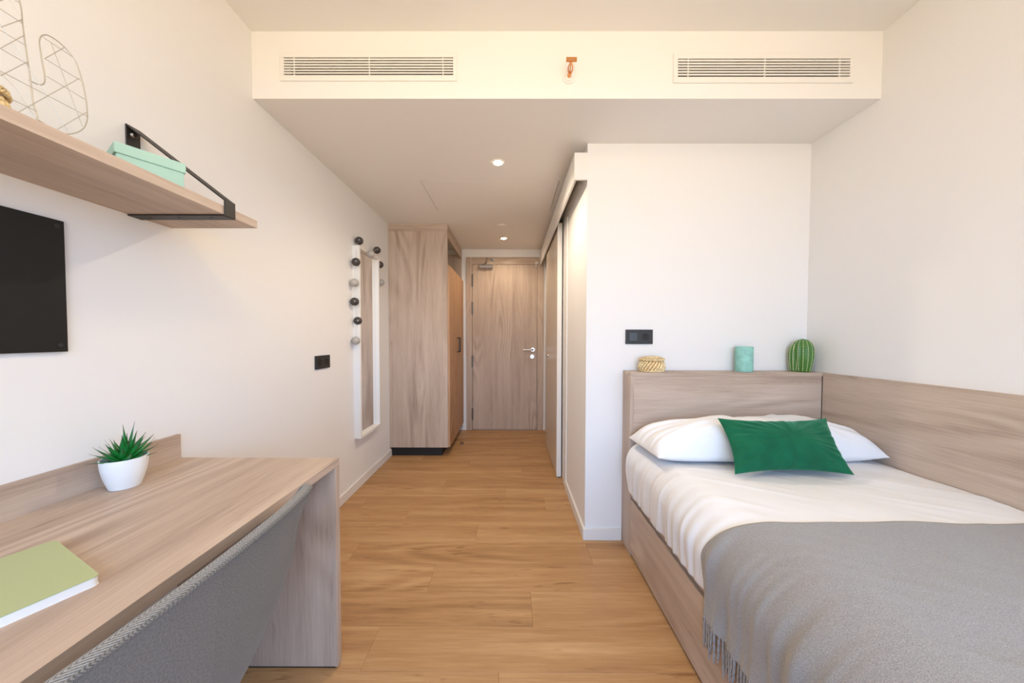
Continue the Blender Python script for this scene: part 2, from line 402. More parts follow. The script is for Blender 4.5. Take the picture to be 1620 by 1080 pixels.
add_tube(bm, [(-.285,YD-.13,2.09),(-.25,YD-.06,2.10),(-.225,YD-.016,2.10)], .007, 8)
add_box(bm, -.245, -.205, YD-.02, YD-.010, 2.075, 2.115); obj('closer_arm', bm, M['chrome'], d, smooth='auto')
bm = BM(); add_box(bm, .293, .332, YD-.030, YD-.012, 2.052, 2.072, .002); add_box(bm, .298, .316, YD-.022, YD-.004, 2.022, 2.043, .002)
obj('magnet_contact', bm, M['white'], d)

# corridor: pelmet, casing, sliding door
bm = BM()
add_box(bm, .351, .363, YW, YD, 2.032, 2.180); add_box(bm, .363, XC, YW, YD, 2.168, 2.180); add_box(bm, .363, XC, YW, YW+.012, 2.032, 2.168)
tag(obj('trim_1', bm, M['white']), kind='structure')
box('track', .378, .408, YW+.02, YD-.01, 2.135, 2.168, M['steel'], bpy.data.objects['trim_1'])
tag(box('trim_2', XC-.008, XC, 2.44, 2.55, 0, 2.05, M['white']), kind='structure')
sd = thing('door_2', (.395, 3.05, 0), kind='structure')
box('door_leaf', .3765, .4115, 2.648, 3.47, .010, 2.075, mat('beige_laminate', (.60,.52,.44), .25), sd, .001)
box('edge_trim', .375, .4125, 2.637, 2.648, .008, 2.075, M['white'], sd, .0015)
bm = BM(); add_cyl(bm, (.3765,3.30,.97), (.368,3.30,.97), .016, n=20); add_cyl(bm, (.369,3.30,.97), (.355,3.30,.97), .007, .010, n=16)
obj('knob', bm, M['steel'], sd, smooth='auto')
box('floor_guide', .385, .405, 2.640, 2.665, 0, .012, M['black'], sd)

# ------------------------------------------------------------------ lamps
def downlight(x, y, r, label, z=ZS, power=SPOT_W):
    t = thing('downlight', (x,y,z), label, 'ceiling light', 'recessed downlights')
    bm = BM(); n = 32
    for (r0, z0), (r1, z1) in (((r+.010,z-.0005),(r+.009,z-.003)),((r+.009,z-.003),(r,z-.003)),((r,z-.003),(r,z-.0005))):
        add_lathe(bm, (x,y,0), [(r0,z0),(r1,z1)], n, capb=False)
    obj('trim_ring', bm, M['white'], t)
    bm = BM(); add_cyl(bm, (x,y,z-.0005), (x,y,z-.002), r, n=n); obj('bulb', bm, M['lamp'], t)
    l = bpy.data.lights.new('downlight_beam', 'SPOT'); l.energy = power; l.color = (1,.82,.62); l.spot_size = math.radians(160); l.spot_blend = .7; l.shadow_soft_size = .014
    lo = bpy.data.objects.new('downlight_beam', l); COL.objects.link(lo); lo.parent = t; lo.location = (0,0,-.018)
    return t
downlight(-.082, 2.025, .028, 'lit round downlight nearer the room, in front of the ceiling hatch')
downlight(-.081, 3.563, .028, 'lit round downlight near the entry door, behind the ceiling hatch', power=SPOT_W*.42)
bm = BM(); add_cyl(bm, (-.09,3.16,ZS), (-.09,3.16,ZS-.006), .045, n=28)
tag(obj('ceiling_sensor', bm, M['white'], origin=(-.09,3.16,ZS)), 'flat white round disc on the corridor ceiling between hatch and door', 'sensor')
# room ceiling lamp (behind the top edge of the frame)
t = thing('ceiling_lamp', (0.0,.15,ZC), 'round frosted ceiling lamp in the middle of the bedroom ceiling', 'ceiling light')
bm = BM(); add_lathe(bm, (0,.15,ZC), [(.15,0),(.16,-.02),(.16,-.035)], 36); obj('lamp_base', bm, M['white'], t)
bm = BM(); add_lathe(bm, (0,.15,ZC), [(.155,-.035),(.14,-.06),(.08,-.072),(.001,-.075)], 36, capb=False, capt=True)
obj('diffuser', bm, mat('lamp_diffuser', (1,.9,.75), .5, emis=(1,.74,.40), es=LAMP_W), t, smooth=True)

# ------------------------------------------------------------------ vents
def vent(x0, x1, z0, z1, gx0, gx1, gz0, gz1, label):
    t = thing('air_vent', ((x0+x1)/2, YS, (z0+z1)/2), label, 'vent', 'air grilles on the bulkhead')
    bm = BM(); ya, yb = YS-.006, YS
    add_box(bm, x0, x1, ya, yb, z0, gz0, .001, 1); add_box(bm, x0, x1, ya, yb, gz1, z1, .001, 1)
    add_box(bm, x0, gx0, ya, yb, gz0, gz1, .001, 1); add_box(bm, gx1, x1, ya, yb, gz0, gz1, .001, 1)
    obj('vent_frame', bm, M['white'], t)
    box('vent_shade_back', gx0, gx1, YS+.044, YS+.049, gz0, gz1, M['slotshade'], t)  # dark sheet that paints the shade between the slats
    n = 7; dark = .0060; h = (gz1-gz0); p = (h-dark)/(n-1)
    first = None
    for i in range(n-1):
        a = gz0+dark+p*i
        bm = BM(); add_box(bm, gx0, gx1, ya+.0005, YS-.0025, a, a+p-dark)
        obj('slat', bm, M['white'], t)
    for q in (.06, .505, .94):
        xx = gx0+(gx1-gx0)*q
        box('mullion', xx-.0018, xx+.0018, ya+.0012, YS+.001, gz0, gz1, M['white'], t)
vent(-1.042,-.245,2.306,2.437,-1.023,-.262,2.331,2.409, 'white slotted air grille on the bulkhead to the left of the sprinkler')
vent(.726,1.534,2.297,2.428,.746,1.516,2.323,2.403, 'white slotted air grille on the bulkhead above the bed')
# sprinkler
t = thing('fire_sprinkler', (.258,YS,2.325), 'small copper sidewall sprinkler head between the two air grilles', 'sprinkler')
bm = BM()
for r0, y0, r1, y1 in ((.029,0,.028,-.005),(.020,-.005,.018,-.010)): add_cyl(bm, (.258,YS+y0,2.322), (.258,YS+y1,2.322), r0, r1, 32)
obj('escutcheon', bm, M['white'], t, smooth='auto')
bm = BM(); add_cyl(bm, (.258,YS-.010,2.322), (.258,YS-.030,2.322), .008, .007, 16)
for s in (-1, 1): add_tube(bm, cr([(.258+s*.006,YS-.028,2.322),(.258+s*.010,YS-.04,2.332),(.258+s*.004,YS-.05,2.345),(.258,YS-.052,2.350)],4), .0028, 8)
add_cyl(bm, (.258,YS-.03,2.325), (.258,YS-.048,2.345), .0025, n=8)
obj('sprinkler_body', bm, M['copper'], t, smooth='auto')
bm = BM(); add_box(bm, .236, .282, YS-.060, YS-.050, 2.350, 2.352); add_box(bm, .236, .282, YS-.062, YS-.060, 2.344, 2.362)
obj('deflector', bm, M['copper'], t)

# ------------------------------------------------------------------ wardrobe
WY0, WY1, WX = 3.102, 4.008, -.607
w = thing('wardrobe', (-.9,3.55,0), 'tall built-in oak wardrobe with open top niche at the end of the left wall', 'wardrobe')
box('side_panel', XL, WX, WY0, WY0+.019, .088, 2.160, M['oak_z'], w, .0008)
box('side_panel', XL, WX, WY1-.019, WY1, .088, 2.160, M['oak_z'], w, .0008)
box('filler_panel', XL, WX, WY0, WY0+.019, 2.161, ZS, M['oak_x'], w, .0008)
box('top_rail', WX-.019, WX, WY0+.019, WY1, 2.112, ZS, M['oak_y'], w, .0008)
box('shelf', XL+.012, WX-.002, WY0+.019, WY1-.019, 1.815, 1.834, M['oak_y'], w)
box('bottom_panel', XL+.012, WX-.002, WY0+.019, WY1-.019, .088, .107, M['oak_y'], w)
box('back_panel', XL, XL+.012, WY0+.019, WY1-.019, .088, ZS, M['oak_z'], w)
box('plinth', XL, -.670, WY0+.03, WY1, 0, .088, M['plinth'], w)
wh_door = wood('wardrobe_door_oak', 'z', srgb(150,112,80), srgb(178,138,104), srgb(200,160,124))
ym = (WY0+WY1)/2
for a, b, hy in ((WY0, ym-.0015, ym-.045), (ym+.0015, WY1-.004, ym+.045)):
    dr = box('door', WX+.001, WX+.020, a, b, .092, 1.838, wh_door, w, .0008)
    bm = BM()
    add_box(bm, WX+.020, WX+.050, hy-.005, hy+.005, .990, 1.000); add_box(bm, WX+.020, WX+.050, hy-.005, hy+.005, 1.140, 1.150)
    add_box(bm, WX+.042, WX+.051, hy-.005, hy+.005, .990, 1.150, .001, 1)
    obj('handle', bm, M['blackmetal'], dr)

# door stop on the floor
t = thing('door_stop', (-.524,3.453,0), 'tiny two-pronged door stop on the floor beside the wardrobe', 'door stop')
bm = BM(); add_cyl(bm, (-.524,3.453,0), (-.524,3.453,.004), .016, n=20); obj('base', bm, M['steel'], t)
for s in (-1, 1):
    bm = BM(); add_cyl(bm, (-.524+s*.011,3.453,.004), (-.524+s*.011,3.453,.030), .0045, .004, 12); obj('prong', bm, M['black'], t)

# ------------------------------------------------------------------ mirror
MX = XL+.050; my0, my1, mz0, mz1 = 2.402, 2.772, .392, 1.830; fw = .020
t = thing('wall_mirror', (XL,(my0+my1)/2,mz0), 'tall narrow mirror in a deep white box frame on the left wall', 'mirror')
box('frame_side', XL, MX, my0, my0+fw, mz0, mz1, M['white'], t, .001)
box('frame_side', XL, MX, my1-fw, my1, mz0, mz1, M['white'], t, .001)
box('frame_rail', XL, MX, my0+fw, my1-fw, mz0, mz0+fw, M['white'], t, .001)
box('frame_rail', XL, MX, my0+fw, my1-fw, mz1-fw, mz1, M['white'], t, .001)
box('mirror_glass', XL+.012, XL+.022, my0+fw, my1-fw, mz0+fw, mz1-fw, M['mirror'], t)
# garland of balls
gl = thing('ball_garland', (XL+.03,2.40,1.86), 'string of charcoal and pale grey balls draped over the top of the white mirror', 'garland')
BL = [(-1.137,2.372,1.128,0),(-1.137,2.405,1.274,1),(-1.137,2.359,1.411,1),(-1.137,2.358,1.548,0),(-1.130,2.372,1.700,1),(-1.137,2.440,1.873,1),
      (-1.085,2.515,1.793,0),(-1.130,2.748,1.885,1),(-1.137,2.822,1.780,1),(-1.137,2.842,1.629,0)]
bm = BM(); add_tube(bm, cr([Vector(b[:3])+Vector((-.004,0,0)) for b in BL], 5), .0011, 6); obj('cord', bm, M['led'], gl)
for x, yy, z, k in BL:
    bm = BM(); add_sphere(bm, (x,yy,z), .0295, 20); b = obj('ball', bm, M['ballblack'] if k else M['ballgrey'], gl, origin=(x,yy,z), smooth=True)
    b['label'] = 'charcoal ball' if k else 'pale grey ball'
    dv = (Vector((0,0,CAMH))-Vector((x,yy,z))); dv = Vector((.45,-.89,0)).normalized()
    c = Vector((x,yy,z))+dv*.0280
    bm = BM(); add_sphere(bm, c, .0038, 8); obj('bulb', bm, M['led'], b)

# ------------------------------------------------------------------ sockets
def socket_recess(bm, c, nrm, r=.0195, depth=.002):
    c = Vector(c); nrm = Vector(nrm); add_cyl(bm, c, c+nrm*.0006, r, n=28)
t = thing('double_socket', (XL,2.0,1.0), 'black double power socket low on the left wall beside the mirror', 'socket')
y0 = 1.923; z0 = 1.0
box('cover_plate', XL, XL+.009, y0, y0+.152, z0-.0405, z0+.0405, M['black'], t, .002)
for k in (0, 1):
    yc = y0+.0405+.071*k; bm = BM(); add_cyl(bm, (XL+.009,yc,z0), (XL+.0096,yc,z0), .0205, n=28); s = obj('outlet', bm, M['blackhole'], t)
    bm = BM(); add_cyl(bm, (XL+.0096,yc-.0095,z0), (XL+.0102,yc-.0095,z0), .003, n=10); add_cyl(bm, (XL+.0096,yc+.0095,z0), (XL+.0102,yc+.0095,z0), .003, n=10)
    add_box(bm, XL+.0096, XL+.0125, yc-.003, yc+.003, z0+.014, z0+.0195); add_box(bm, XL+.0096, XL+.0125, yc-.003, yc+.003, z0-.0195, z0-.014); obj('pin_hole', bm, M['black'], s)
t = thing('switch_and_socket', (.72,YW,1.158), 'black plate with a light switch and a socket on the wall above the headboard', 'switch')
x0 = .6437; z0 = 1.158
box('cover_plate', x0, x0+.152, YW-.009, YW, z0-.0405, z0+.0405, M['black'], t, .002)
box('switch_rocker', x0+.018, x0+.064, YW-.012, YW-.009, z0-.023, z0+.023, M['switchgrey'], t, .0015)
xc = x0+.111; bm = BM(); add_cyl(bm, (xc,YW-.009,z0), (xc,YW-.0096,z0), .0205, n=28); s = obj('outlet', bm, M['blackhole'], t)
for q in (.014, -.0195): box('earth_clip', xc-.003, xc+.003, YW-.0125, YW-.0096, z0+q, z0+q+.0055, M['black'], s)

# ------------------------------------------------------------------ magnetic board
t = thing('wall_board', (XL,.5,1.116), 'flat black rectangular board screwed to the left wall under the shelf', 'board')
box('panel', XL+.004, XL+.010, .10, .846, 1.116, 1.453, M['board'], t, .001)
for yy in (.116, .831):
    for zz in (1.133, 1.437):
        bm = BM(); add_cyl(bm, (XL+.010,yy,zz), (XL+.0125,yy,zz), .0055, .0045, 16); s = obj('screw', bm, M['black'], t)
        bm = BM(); add_cyl(bm, (XL,yy,zz), (XL+.004,yy,zz), .006, n=12); obj('spacer', bm, M['black'], s)

# ------------------------------------------------------------------ desk
ZD = .7316
t = thing('desk', (-.88,.3,0), 'long oak desk with a raised back strip along the left wall', 'desk')
box('desktop', XL+.013, -.602, -.70, 1.125, ZD-.025, ZD, M['oak_y'], t, .0008)
box('side_panel', XL+.014, -.602, 1.100, 1.125, .006, ZD-.0255, M['oak_z'], t, .0008)
box('side_panel', XL+.014, -.602, -.70, -.675, .006, ZD-.0255, M['oak_z'], t, .0008)
box('back_strip', XL, XL+.013, -.70, 1.125, ZD-.06, .8145, M['oak_y'], t, .0008)
for yy in (1.112, -.688): box('foot', XL+.03, -.612, yy-.010, yy+.010, 0, .006, M['black'], t)

# ------------------------------------------------------------------ shelf + bracket
t = thing('wall_shelf', (XL,.4,1.524), 'long oak shelf fixed high on the left wall above the black board', 'shelf')
box('shelf_board', XL, -.8755, -.55, 1.125, 1.5285, 1.5545, M['oak_y'], t, .0008)
def bracket(y0, y1):
    b = thing('shelf_bracket', (0,0,0)); b.parent = t; b.location = Vector((XL,y0,1.524))-wpos(t)
    prof = [(XL+.001,1.522),(XL+.001,1.805),(XL+.006,1.808)]
    bm = BM(); w3 = .004
    # closed strap: wall plate, sloping strap, front lip, bottom bar
    add_box(bm, XL+.0005, XL+.0045, y0, y1, 1.5555, 1.800, .001, 1)
    obj('wall_plate', bm, M['blackmetal'], b)
    bm = BM()
    A, Bp = Vector((XL+.0045,0,1.800)), Vector((-.8705,0,1.572)); d = (Bp-A).normalized(); nn = Vector((-d.z,0,d.x))
    vs = []
    for yy in (y0, y1):
        for p in (A, Bp, Bp-nn*w3, A-nn*w3): vs.append(bm.verts.new((p.x,yy,p.z)))
    bm.faces.new(vs[:4]); bm.faces.new(vs[4:][::-1])
    for i in range(4): j = (i+1) % 4; bm.faces.new((vs[i],vs[4+i],vs[4+j],vs[j]))
    obj('strap', bm, M['blackmetal'], b)
    box('front_lip', -.8750, -.8705, y0, y1, 1.5235, 1.574, M['blackmetal'], b, .0015)
    box('bottom_bar', XL+.0005, -.8755, y0, y1, 1.5235, 1.5280, M['blackmetal'], b, .001)
    for xx in (-1.12, -1.03, -.93):
        bm = BM(); add_cyl(bm, (xx,(y0+y1)/2,1.5235), (xx,(y0+y1)/2,1.5222), .005, .004, 14); obj('screw', bm, M['black'], b)
    bm = BM(); add_cyl(bm, (XL+.0045,(y0+y1)/2,1.775), (XL+.010,(y0+y1)/2,1.775), .0085, .006, 16); s = obj('screw', bm, M['chrome'], b); s['label'] = 'silver screw'
bracket(.994, 1.032)
bracket(-.45, -.412)

# box on the shelf (turned slightly)
def oriented_box(bm, O, U, V, z0, z1, bev=.001):
    vs = [bm.verts.new((O.x+U.x*a+V.x*b, O.y+U.y*a+V.y*b, z)) for z in (z0, z1) for a, b in ((0,0),(1,0),(1,1),(0,1))]
    for f in ((0,1,2,3),(4,5,6,7),(0,1,5,4),(1,2,6,5),(2,3,7,6),(3,0,4,7)): bm.faces.new([vs[i] for i in f])
    bmesh.ops.bevel(bm, geom=list({e for v in vs for e in v.link_edges}), offset=bev, segments=2, affect='EDGES')
O = Vector((-1.003,.828,0)); U = Vector((.069,.113,0)); V = Vector((-.090,.055,0))
t = thing('storage_box', (O+(U+V)*.5)+Vector((0,0,1.5545)), 'mint green cardboard box with a lid on the shelf beside the black bracket', 'box')
bm = BM(); oriented_box(bm, O, U, V, 1.623, 1.650, .0012); obj('lid', bm, M['mint'], t)
e = .028; bm = BM(); oriented_box(bm, O+U*e+V*e, U*(1-2*e), V*(1-2*e), 1.5545, 1.623, .001); obj('box_body', bm, M['mint'], t)

# wire cactus
def wc(yy, z): return Vector((-.892-.25*(z-1.555), yy, z))
t = thing('wire_cactus', (-.892,.62,1.5545), 'flat cactus outline of pale metal wire standing on the shelf', 'decoration')
trunk = [(.617,1.5570),(.621,1.599),(.627,1.651),(.633,1.712),(.638,1.758),(.643,1.80),(.640,1.86),(.612,1.90),(.575,1.90),(.548,1.86),(.540,1.78),(.537,1.68),(.540,1.60),(.545,1.5565)]
arm = [(.619,1.565),(.645,1.5585),(.666,1.566),(.688,1.588),(.701,1.612),(.709,1.645),(.714,1.695),(.713,1.745),(.703,1.763),(.686,1.771),(.670,1.766),(.658,1.745),(.653,1.705),(.650,1.668),(.645,1.650),(.636,1.642),(.624,1.640)]
bm = BM(); add_tube(bm, cr([wc(*p) for p in trunk]+[wc(.58,1.5563)], 5, True), .0011, 8); obj('trunk_outline', bm, M['wire'], t, smooth=True)
bm = BM(); add_tube(bm, cr([wc(*p) for p in arm], 5), .0011, 8); obj('arm_outline', bm, M['wire'], t, smooth=True)
arm2 = [(.541,1.66),(.515,1.665),(.497,1.69),(.490,1.74),(.495,1.79),(.508,1.80),(.518,1.78),(.520,1.74),(.528,1.72),(.540,1.715)]
bm = BM(); add_tube(bm, cr([wc(*p) for p in arm2], 5), .0011, 8); obj('arm_outline', bm, M['wire'], t, smooth=True)
segs = [((.538,1.7575),(.638,1.758)),((.604,1.720),(.639,1.767)),((.540,1.712),(.633,1.712)),((.538,1.674),(.629,1.673)),((.585,1.618),(.629,1.679)),((.540,1.627),(.706,1.627)),
        ((.594,1.560),(.709,1.710)),((.543,1.581),(.622,1.581)),((.599,1.609),(.618,1.562)),((.605,1.721),(.637,1.641)),((.637,1.641),(.662,1.571)),((.664,1.756),(.708,1.754)),
        ((.657,1.708),(.698,1.766)),((.657,1.708),(.711,1.707)),((.652,1.670),(.709,1.666)),((.646,1.563),(.706,1.637)),((.675,1.755),(.690,1.597)),((.626,1.791),(.639,1.770)),
        ((.539,1.80),(.641,1.80)),((.541,1.84),(.643,1.84)),((.548,1.875),(.632,1.875)),((.545,1.60),(.636,1.735)),((.538,1.665),(.640,1.815)),((.539,1.73),(.630,1.86)),((.539,1.79),(.612,1.898)),
        ((.605,1.721),(.560,1.835)),((.560,1.835),(.545,1.872)),((.570,1.64),(.540,1.715)),((.599,1.609),(.570,1.64)),((.492,1.705),(.518,1.770)),((.490,1.745),(.519,1.745)),((.515,1.666),(.538,1.70))]
for a, b in segs:
    bm = BM(); add_tube(bm, [wc(*a)+Vector((.0015,0,0)), wc(*b)+Vector((.0012,0,0))], .0006, 6); obj('cross_wire', bm, M['wire'], t)

# woven baskets -----------------------------------------------------
def basket(c, rx, ry, h, label, n_str=22, lid=True):
    t = thing('woven_basket', c, label, 'basket')
    prof = lambda s: (.84+.16*math.sin(math.pi*min(1, s*.95+.07)))   # radius factor over height 0..1
    hb = h*.74
    bm = BM(); add_lathe(bm, c, [(prof(i/8)*rx*.94, hb*i/8) for i in range(9)], 40, 1, ry/rx); obj('basket_body', bm, M['strawdark'], t, smooth=True)
    for k in range(n_str):
        a0 = 2*math.pi*k/n_str; pts = []; rr = []
        for i in range(9):
            s = i/8; a = a0+.62*s; r = prof(s)*rx*.97
            pts.append((c[0]+r*math.cos(a), c[1]+r*ry/rx*math.sin(a), c[2]+.003+(hb-.005)*s)); rr.append(.0046+.0014*math.sin(math.pi*s))
        bm = BM(); add_tube(bm, pts, rr, 6); obj('strand', bm, M['straw'], t, smooth=True)
    # rim coil and lid built of rope coils
    def coil(rr, z, thick, name, par):
        for tw in (0, math.pi):
            pts = []
            n = 120
            for i in range(n):
                a = 2*math.pi*i/n; ph = a*22+tw; ro = rr+thick*.55*math.cos(ph)
                pts.append((c[0]+ro*math.cos(a), c[1]+ro*ry/rx*math.sin(a), c[2]+z+thick*.55*math.sin(ph)))
            bm = BM(); add_tube(bm, pts, thick*.62, 6, True); obj(name, bm, M['straw'], par, smooth=True)
    coil(rx*.93, .0045, .0040, 'rope_coil', t)
    bm = BM(); add_lathe(bm, (c[0],c[1],c[2]+hb), [(rx*.90,0),(rx*.93,h*.10),(rx*.78,h*.2),(rx*.4,h*.235),(.001,h*.24)], 40, 1, ry/rx, capb=True, capt=True)
    l = obj('lid', bm, M['strawdark'], t, smooth=True)
    for r_, z_ in ((.95,hb+h*.05),(.92,hb+h*.13),(.74,hb+h*.20),(.52,hb+h*.235),(.28,hb+h*.25)):
        pts_parent = l; coil(rx*r_, z_, .0038, 'rope_coil', l)
    return t
basket((.768,1.768,.9696), .068, .0545, .080, 'small lidded seagrass basket on the headboard ledge under the switch')
basket((-1.02,.606,1.5545), .055, .055, .088, 'woven seagrass basket on the wall shelf behind the wire cactus')

# candle
bm = BM(); c = (1.272,1.769,.9696); r = .0415
add_lathe(bm, c, [(r-.002,0),(r,.002),(r,.134),(r-.001,.136),(r-.004,.1365),(r-.006,.133),(r-.02,.130),(.002,.129)], 48, capb=True, capt=True)
t = thing('pillar_candle', c, 'thick mottled mint green pillar candle on the headboard ledge', 'candle')
obj('wax_body', bm, M['mintwax'], t, smooth='auto')
bm = BM(); add_tube(bm, [(c[0],c[1],c[2]+.128),(c[0]+.001,c[1],c[2]+.137)], .001, 6); obj('wick', bm, M['paper'], t)

# ceramic cactus
def ribbed(bm, c, rmax, h, nr, rot0=0, prof=None, amp=.10):
    n = nr*6; rows = 22; rings = []
    for i in range(rows+1):
        s = i/rows; z = h*s
        if s < .55: r = rmax*(.72+.28*math.sin(math.pi/2*s/.55))
        else: q = (s-.55)/.45; r = rmax*math.sqrt(max(0, 1-q**2.6))
        rings.append([bm.verts.new((c[0]+r*(1+amp*(abs(math.cos(nr/2*(2*math.pi*k/n+rot0)))-.6))*math.cos(2*math.pi*k/n),
                                    c[1]+r*(1+amp*(abs(math.cos(nr/2*(2*math.pi*k/n+rot0)))-.6))*math.sin(2*math.pi*k/n), c[2]+z)) for k in range(n)])
    for a, b in zip(rings[:-1], rings[1:]):
        for k in range(n): bm.faces.new((a[k], a[(k+1)%n], b[(k+1)%n], b[k]))
    bm.faces.new(rings[0][::-1]); bmesh.ops.remove_doubles(bm, verts=bm.verts, dist=1e-5)
def rib_dots(c, rmax, h, nr, rot0, amp=.10):
    bm = BM()
    for j in range(nr):
        a = 2*math.pi*j/nr-rot0
        for i in range(1, 19):
            s = i/19.5; z = h*s
            if s < .55: r = rmax*(.72+.28*math.sin(math.pi/2*s/.55))
            else: q = (s-.55)/.45; r = rmax*math.sqrt(max(0, 1-q**2.6))
            r *= 1+amp*.4
            q = bmesh.ops.create_icosphere(bm, subdivisions=1, radius=.0025)
            bmesh.ops.translate(bm, verts=q['verts'], vec=(c[0]+r*math.cos(a), c[1]+r*math.sin(a), c[2]+z))
    return bm
c = (1.590,1.770,.9696)
t = thing('ceramic_cactus', c, 'green ribbed ceramic cactus with cream dots in the corner of the ledge', 'cactus ornament')
bm = BM(); ribbed(bm, c, .047, .180, 14); o = obj('stem', bm, M['cactus'], t, smooth=True)
d_ = obj('spine_dots', rib_dots(c, .047, .180, 14, 0), M['dot'], o); d_['kind'] = 'stuff'
c2 = (1.565,1.785,.9696); bm = BM(); ribbed(bm, c2, .030, .155, 12); o = obj('side_stem', bm, M['cactus'], t, smooth=True)
d_ = obj('spine_dots', rib_dots(c2, .030, .155, 12, 0), M['dot'], o); d_['kind'] = 'stuff'

# ------------------------------------------------------------------ notebook
O = Vector((-.704,.544,0)); U = Vector((-.911,.412,0)).normalized()*.231; V = Vector((-.412,-.911,0)).normalized()*.170
def round_slab(bm, O, U, V, z0, z1, r, inset=0, sp=False):
    u = U.normalized(); v = V.normalized(); a, b = U.length, V.length; pts = []
    for cx_, cy_, st in ((a-r,b-r,0),(r,b-r,90),(r,r,180),(a-r,r,270)):
        for k in range(6):
            th = math.radians(st+90*k/5)
            rr = r
            pts.append(O+u*(cx_+rr*math.cos(th))+v*(cy_+rr*math.sin(th)))
    cen = O+U*.5+V*.5
    if inset: pts = [cen+(p-cen)*(1-inset) for p in pts]
    lo = [bm.verts.new((p.x,p.y,z0)) for p in pts]; hi = [bm.verts.new((p.x,p.y,z1)) for p in pts]
    bm.faces.new(lo[::-1]); bm.faces.new(hi)
    for i in range(len(pts)): j = (i+1) % len(pts); bm.faces.new((lo[i],lo[j],hi[j],hi[i]))
t = thing('notebook', (O+U*.5+V*.5)+Vector((0,0,ZD)), 'closed notebook with a plain sage green cover on the desk', 'notebook')
bm = BM(); round_slab(bm, O, U, V, ZD, ZD+.0012, .008); obj('back_cover', bm, M['paper'], t)
bm = BM(); round_slab(bm, O, U, V, ZD+.0012, ZD+.0146, .008, .006); obj('pages', bm, M['paper'], t)
bm = BM(); round_slab(bm, O, U, V, ZD+.0146, ZD+.0160, .008); obj('front_cover', bm, M['green_cover'], t)

# ------------------------------------------------------------------ potted succulent
pc = (-1.091,.904,ZD)
t = thing('potted_succulent', pc, 'small spiky green succulent in a white ceramic pot on the desk', 'potted plant')
bm = BM()
prof = [(.028,0),(.031,.001),(.037,.02),(.042,.04),(.0455,.06),(.047,.083),(.0465,.0845),(.044,.0845),(.0435,.082),(.042,.066)]
add_lathe(bm, pc, prof, 56, capb=True, capt=False); obj('pot', bm, M['pot'], t, smooth='auto')
bm = BM(); add_cyl(bm, (pc[0],pc[1],ZD+.066), (pc[0],pc[1],ZD+.074), .0415, .0425, 40); obj('soil', bm, M['soil'], t)
def blade(L, w, curl, lift):
    """leaf from the origin outward along +x, rising"""
    bm = BM(); n = 8; uvl = bm.loops.layers.uv.new('UVMap'); rows = []
    x = z = 0; th = lift
    for i in range(n+1):
        s = i/n; ww = w*(math.sin(math.pi*min(1, s*.8+.22))**.8)*(1-s**2.4) + .0004
        rows.append([bm.verts.new((x - math.sin(th)*0, -ww, z+.25*ww)), bm.verts.new((x,0,z-.25*ww)), bm.verts.new((x,ww,z+.25*ww)), bm.verts.new((x,0,z+.12*ww+.0006))])
        x += math.cos(th)*L/n; z += math.sin(th)*L/n; th += curl/n
    for i in range(n):
        a, b = rows[i], rows[i+1]
        for k in range(4):
            f = bm.faces.new((a[k], a[(k+1)%4], b[(k+1)%4], b[k]))
            for lp in f.loops: lp[uvl].uv = (0, (i if lp.vert in a else i+1)/n)
    bm.faces.new(rows[-1]); return bm
rnd = random.Random(3)
leafs = []
for ring, (cnt, lift, L, w) in enumerate(((11, .30, .074, .0105),(10, .62, .082, .0115),(9, .95, .086, .0110),(6, 1.22, .088, .0095),(3, 1.48, .112, .0062))):
    for k in range(cnt):
        a = 2*math.pi*(k+rnd.uniform(-.2,.2))/cnt+ring*.4
        bm = blade(L*rnd.uniform(.88,1.12), w*rnd.uniform(.85,1.1), rnd.uniform(-.12,.35), lift+rnd.uniform(-.1,.1))
        # keep the leaves off the wall
        Lk = 1 if math.cos(a) > -.3 else .82
        mt = Matrix.Translation(Vector((pc[0]+.004*math.cos(a)+.0, pc[1]+.004*math.sin(a), ZD+.071))) @ Matrix.Rotation(a, 4, 'Z') @ Matrix.Scale(Lk, 4)
        bmesh.ops.transform(bm, matrix=mt, verts=bm.verts); obj('leaf', bm, M['leaf'], t, smooth=True)

# ------------------------------------------------------------------ chair
ch = thing('desk_chair', (-.72,.50,0), 'grey herringbone upholstered tub chair pushed in at the desk', 'chair')
YCc = .500
def lerp(tab, z):
    if z >= tab[0][0]: return tab[0][1:]
    for (z0, *a), (z1, *b) in zip(tab[:-1], tab[1:]):
        if z <= z0 and z >= z1:
            t_ = (z0-z)/(z0-z1); return [p+(q-p)*t_ for p, q in zip(a, b)]
    return tab[-1][1:]
#        z    x_back  halfwidth  wrap depth
CT = [(.800, -.452, .300, .045),(.76,-.457,.302,.065),(.70,-.466,.302,.09),(.64,-.470,.308,.100),(.58,-.481,.310,.125),(.52,-.499,.308,.15),(.47,-.520,.302,.17),(.43,-.548,.290,.18),(.40,-.585,.270,.19),(.37,-.65,.24,.18)]
def smooth_lerp(z):
    a = [lerp(CT, z+dz) for dz in (-.02,-.01,0,.01,.02)]
    return [sum(q)/5 for q in zip(*a)]
def shell_pt(u, v, off=0):
    """u -1..1 across the back, v 0 (rim) .. 1 (bottom)"""
    au = abs(u)
    ztop = .797-.010*au**2-.13*(max(0, au-.84)/.16)**2
    zz = ztop+(.37-ztop)*v
    xb, a, dp = smooth_lerp(zz)
    th = u*math.pi/2*.94
    yy = YCc+a*math.sin(th)*(1-.0*v)
    xx = xb-dp*(1-math.cos(th)) - (.8*max(0, au-.80))*(.10+.90*v)
    if zz > .69: xx = max(xx, -.574)
    elif zz > .66: xx = max(xx, -.574-(.69-zz)*3)
    return Vector((xx, yy, zz))
NU, NV = 72, 40
def shell(off, name, material, flip=False):
    pass
bm = BM(); uvl = bm.loops.layers.uv.new('UVMap'); grid = []; nor = []
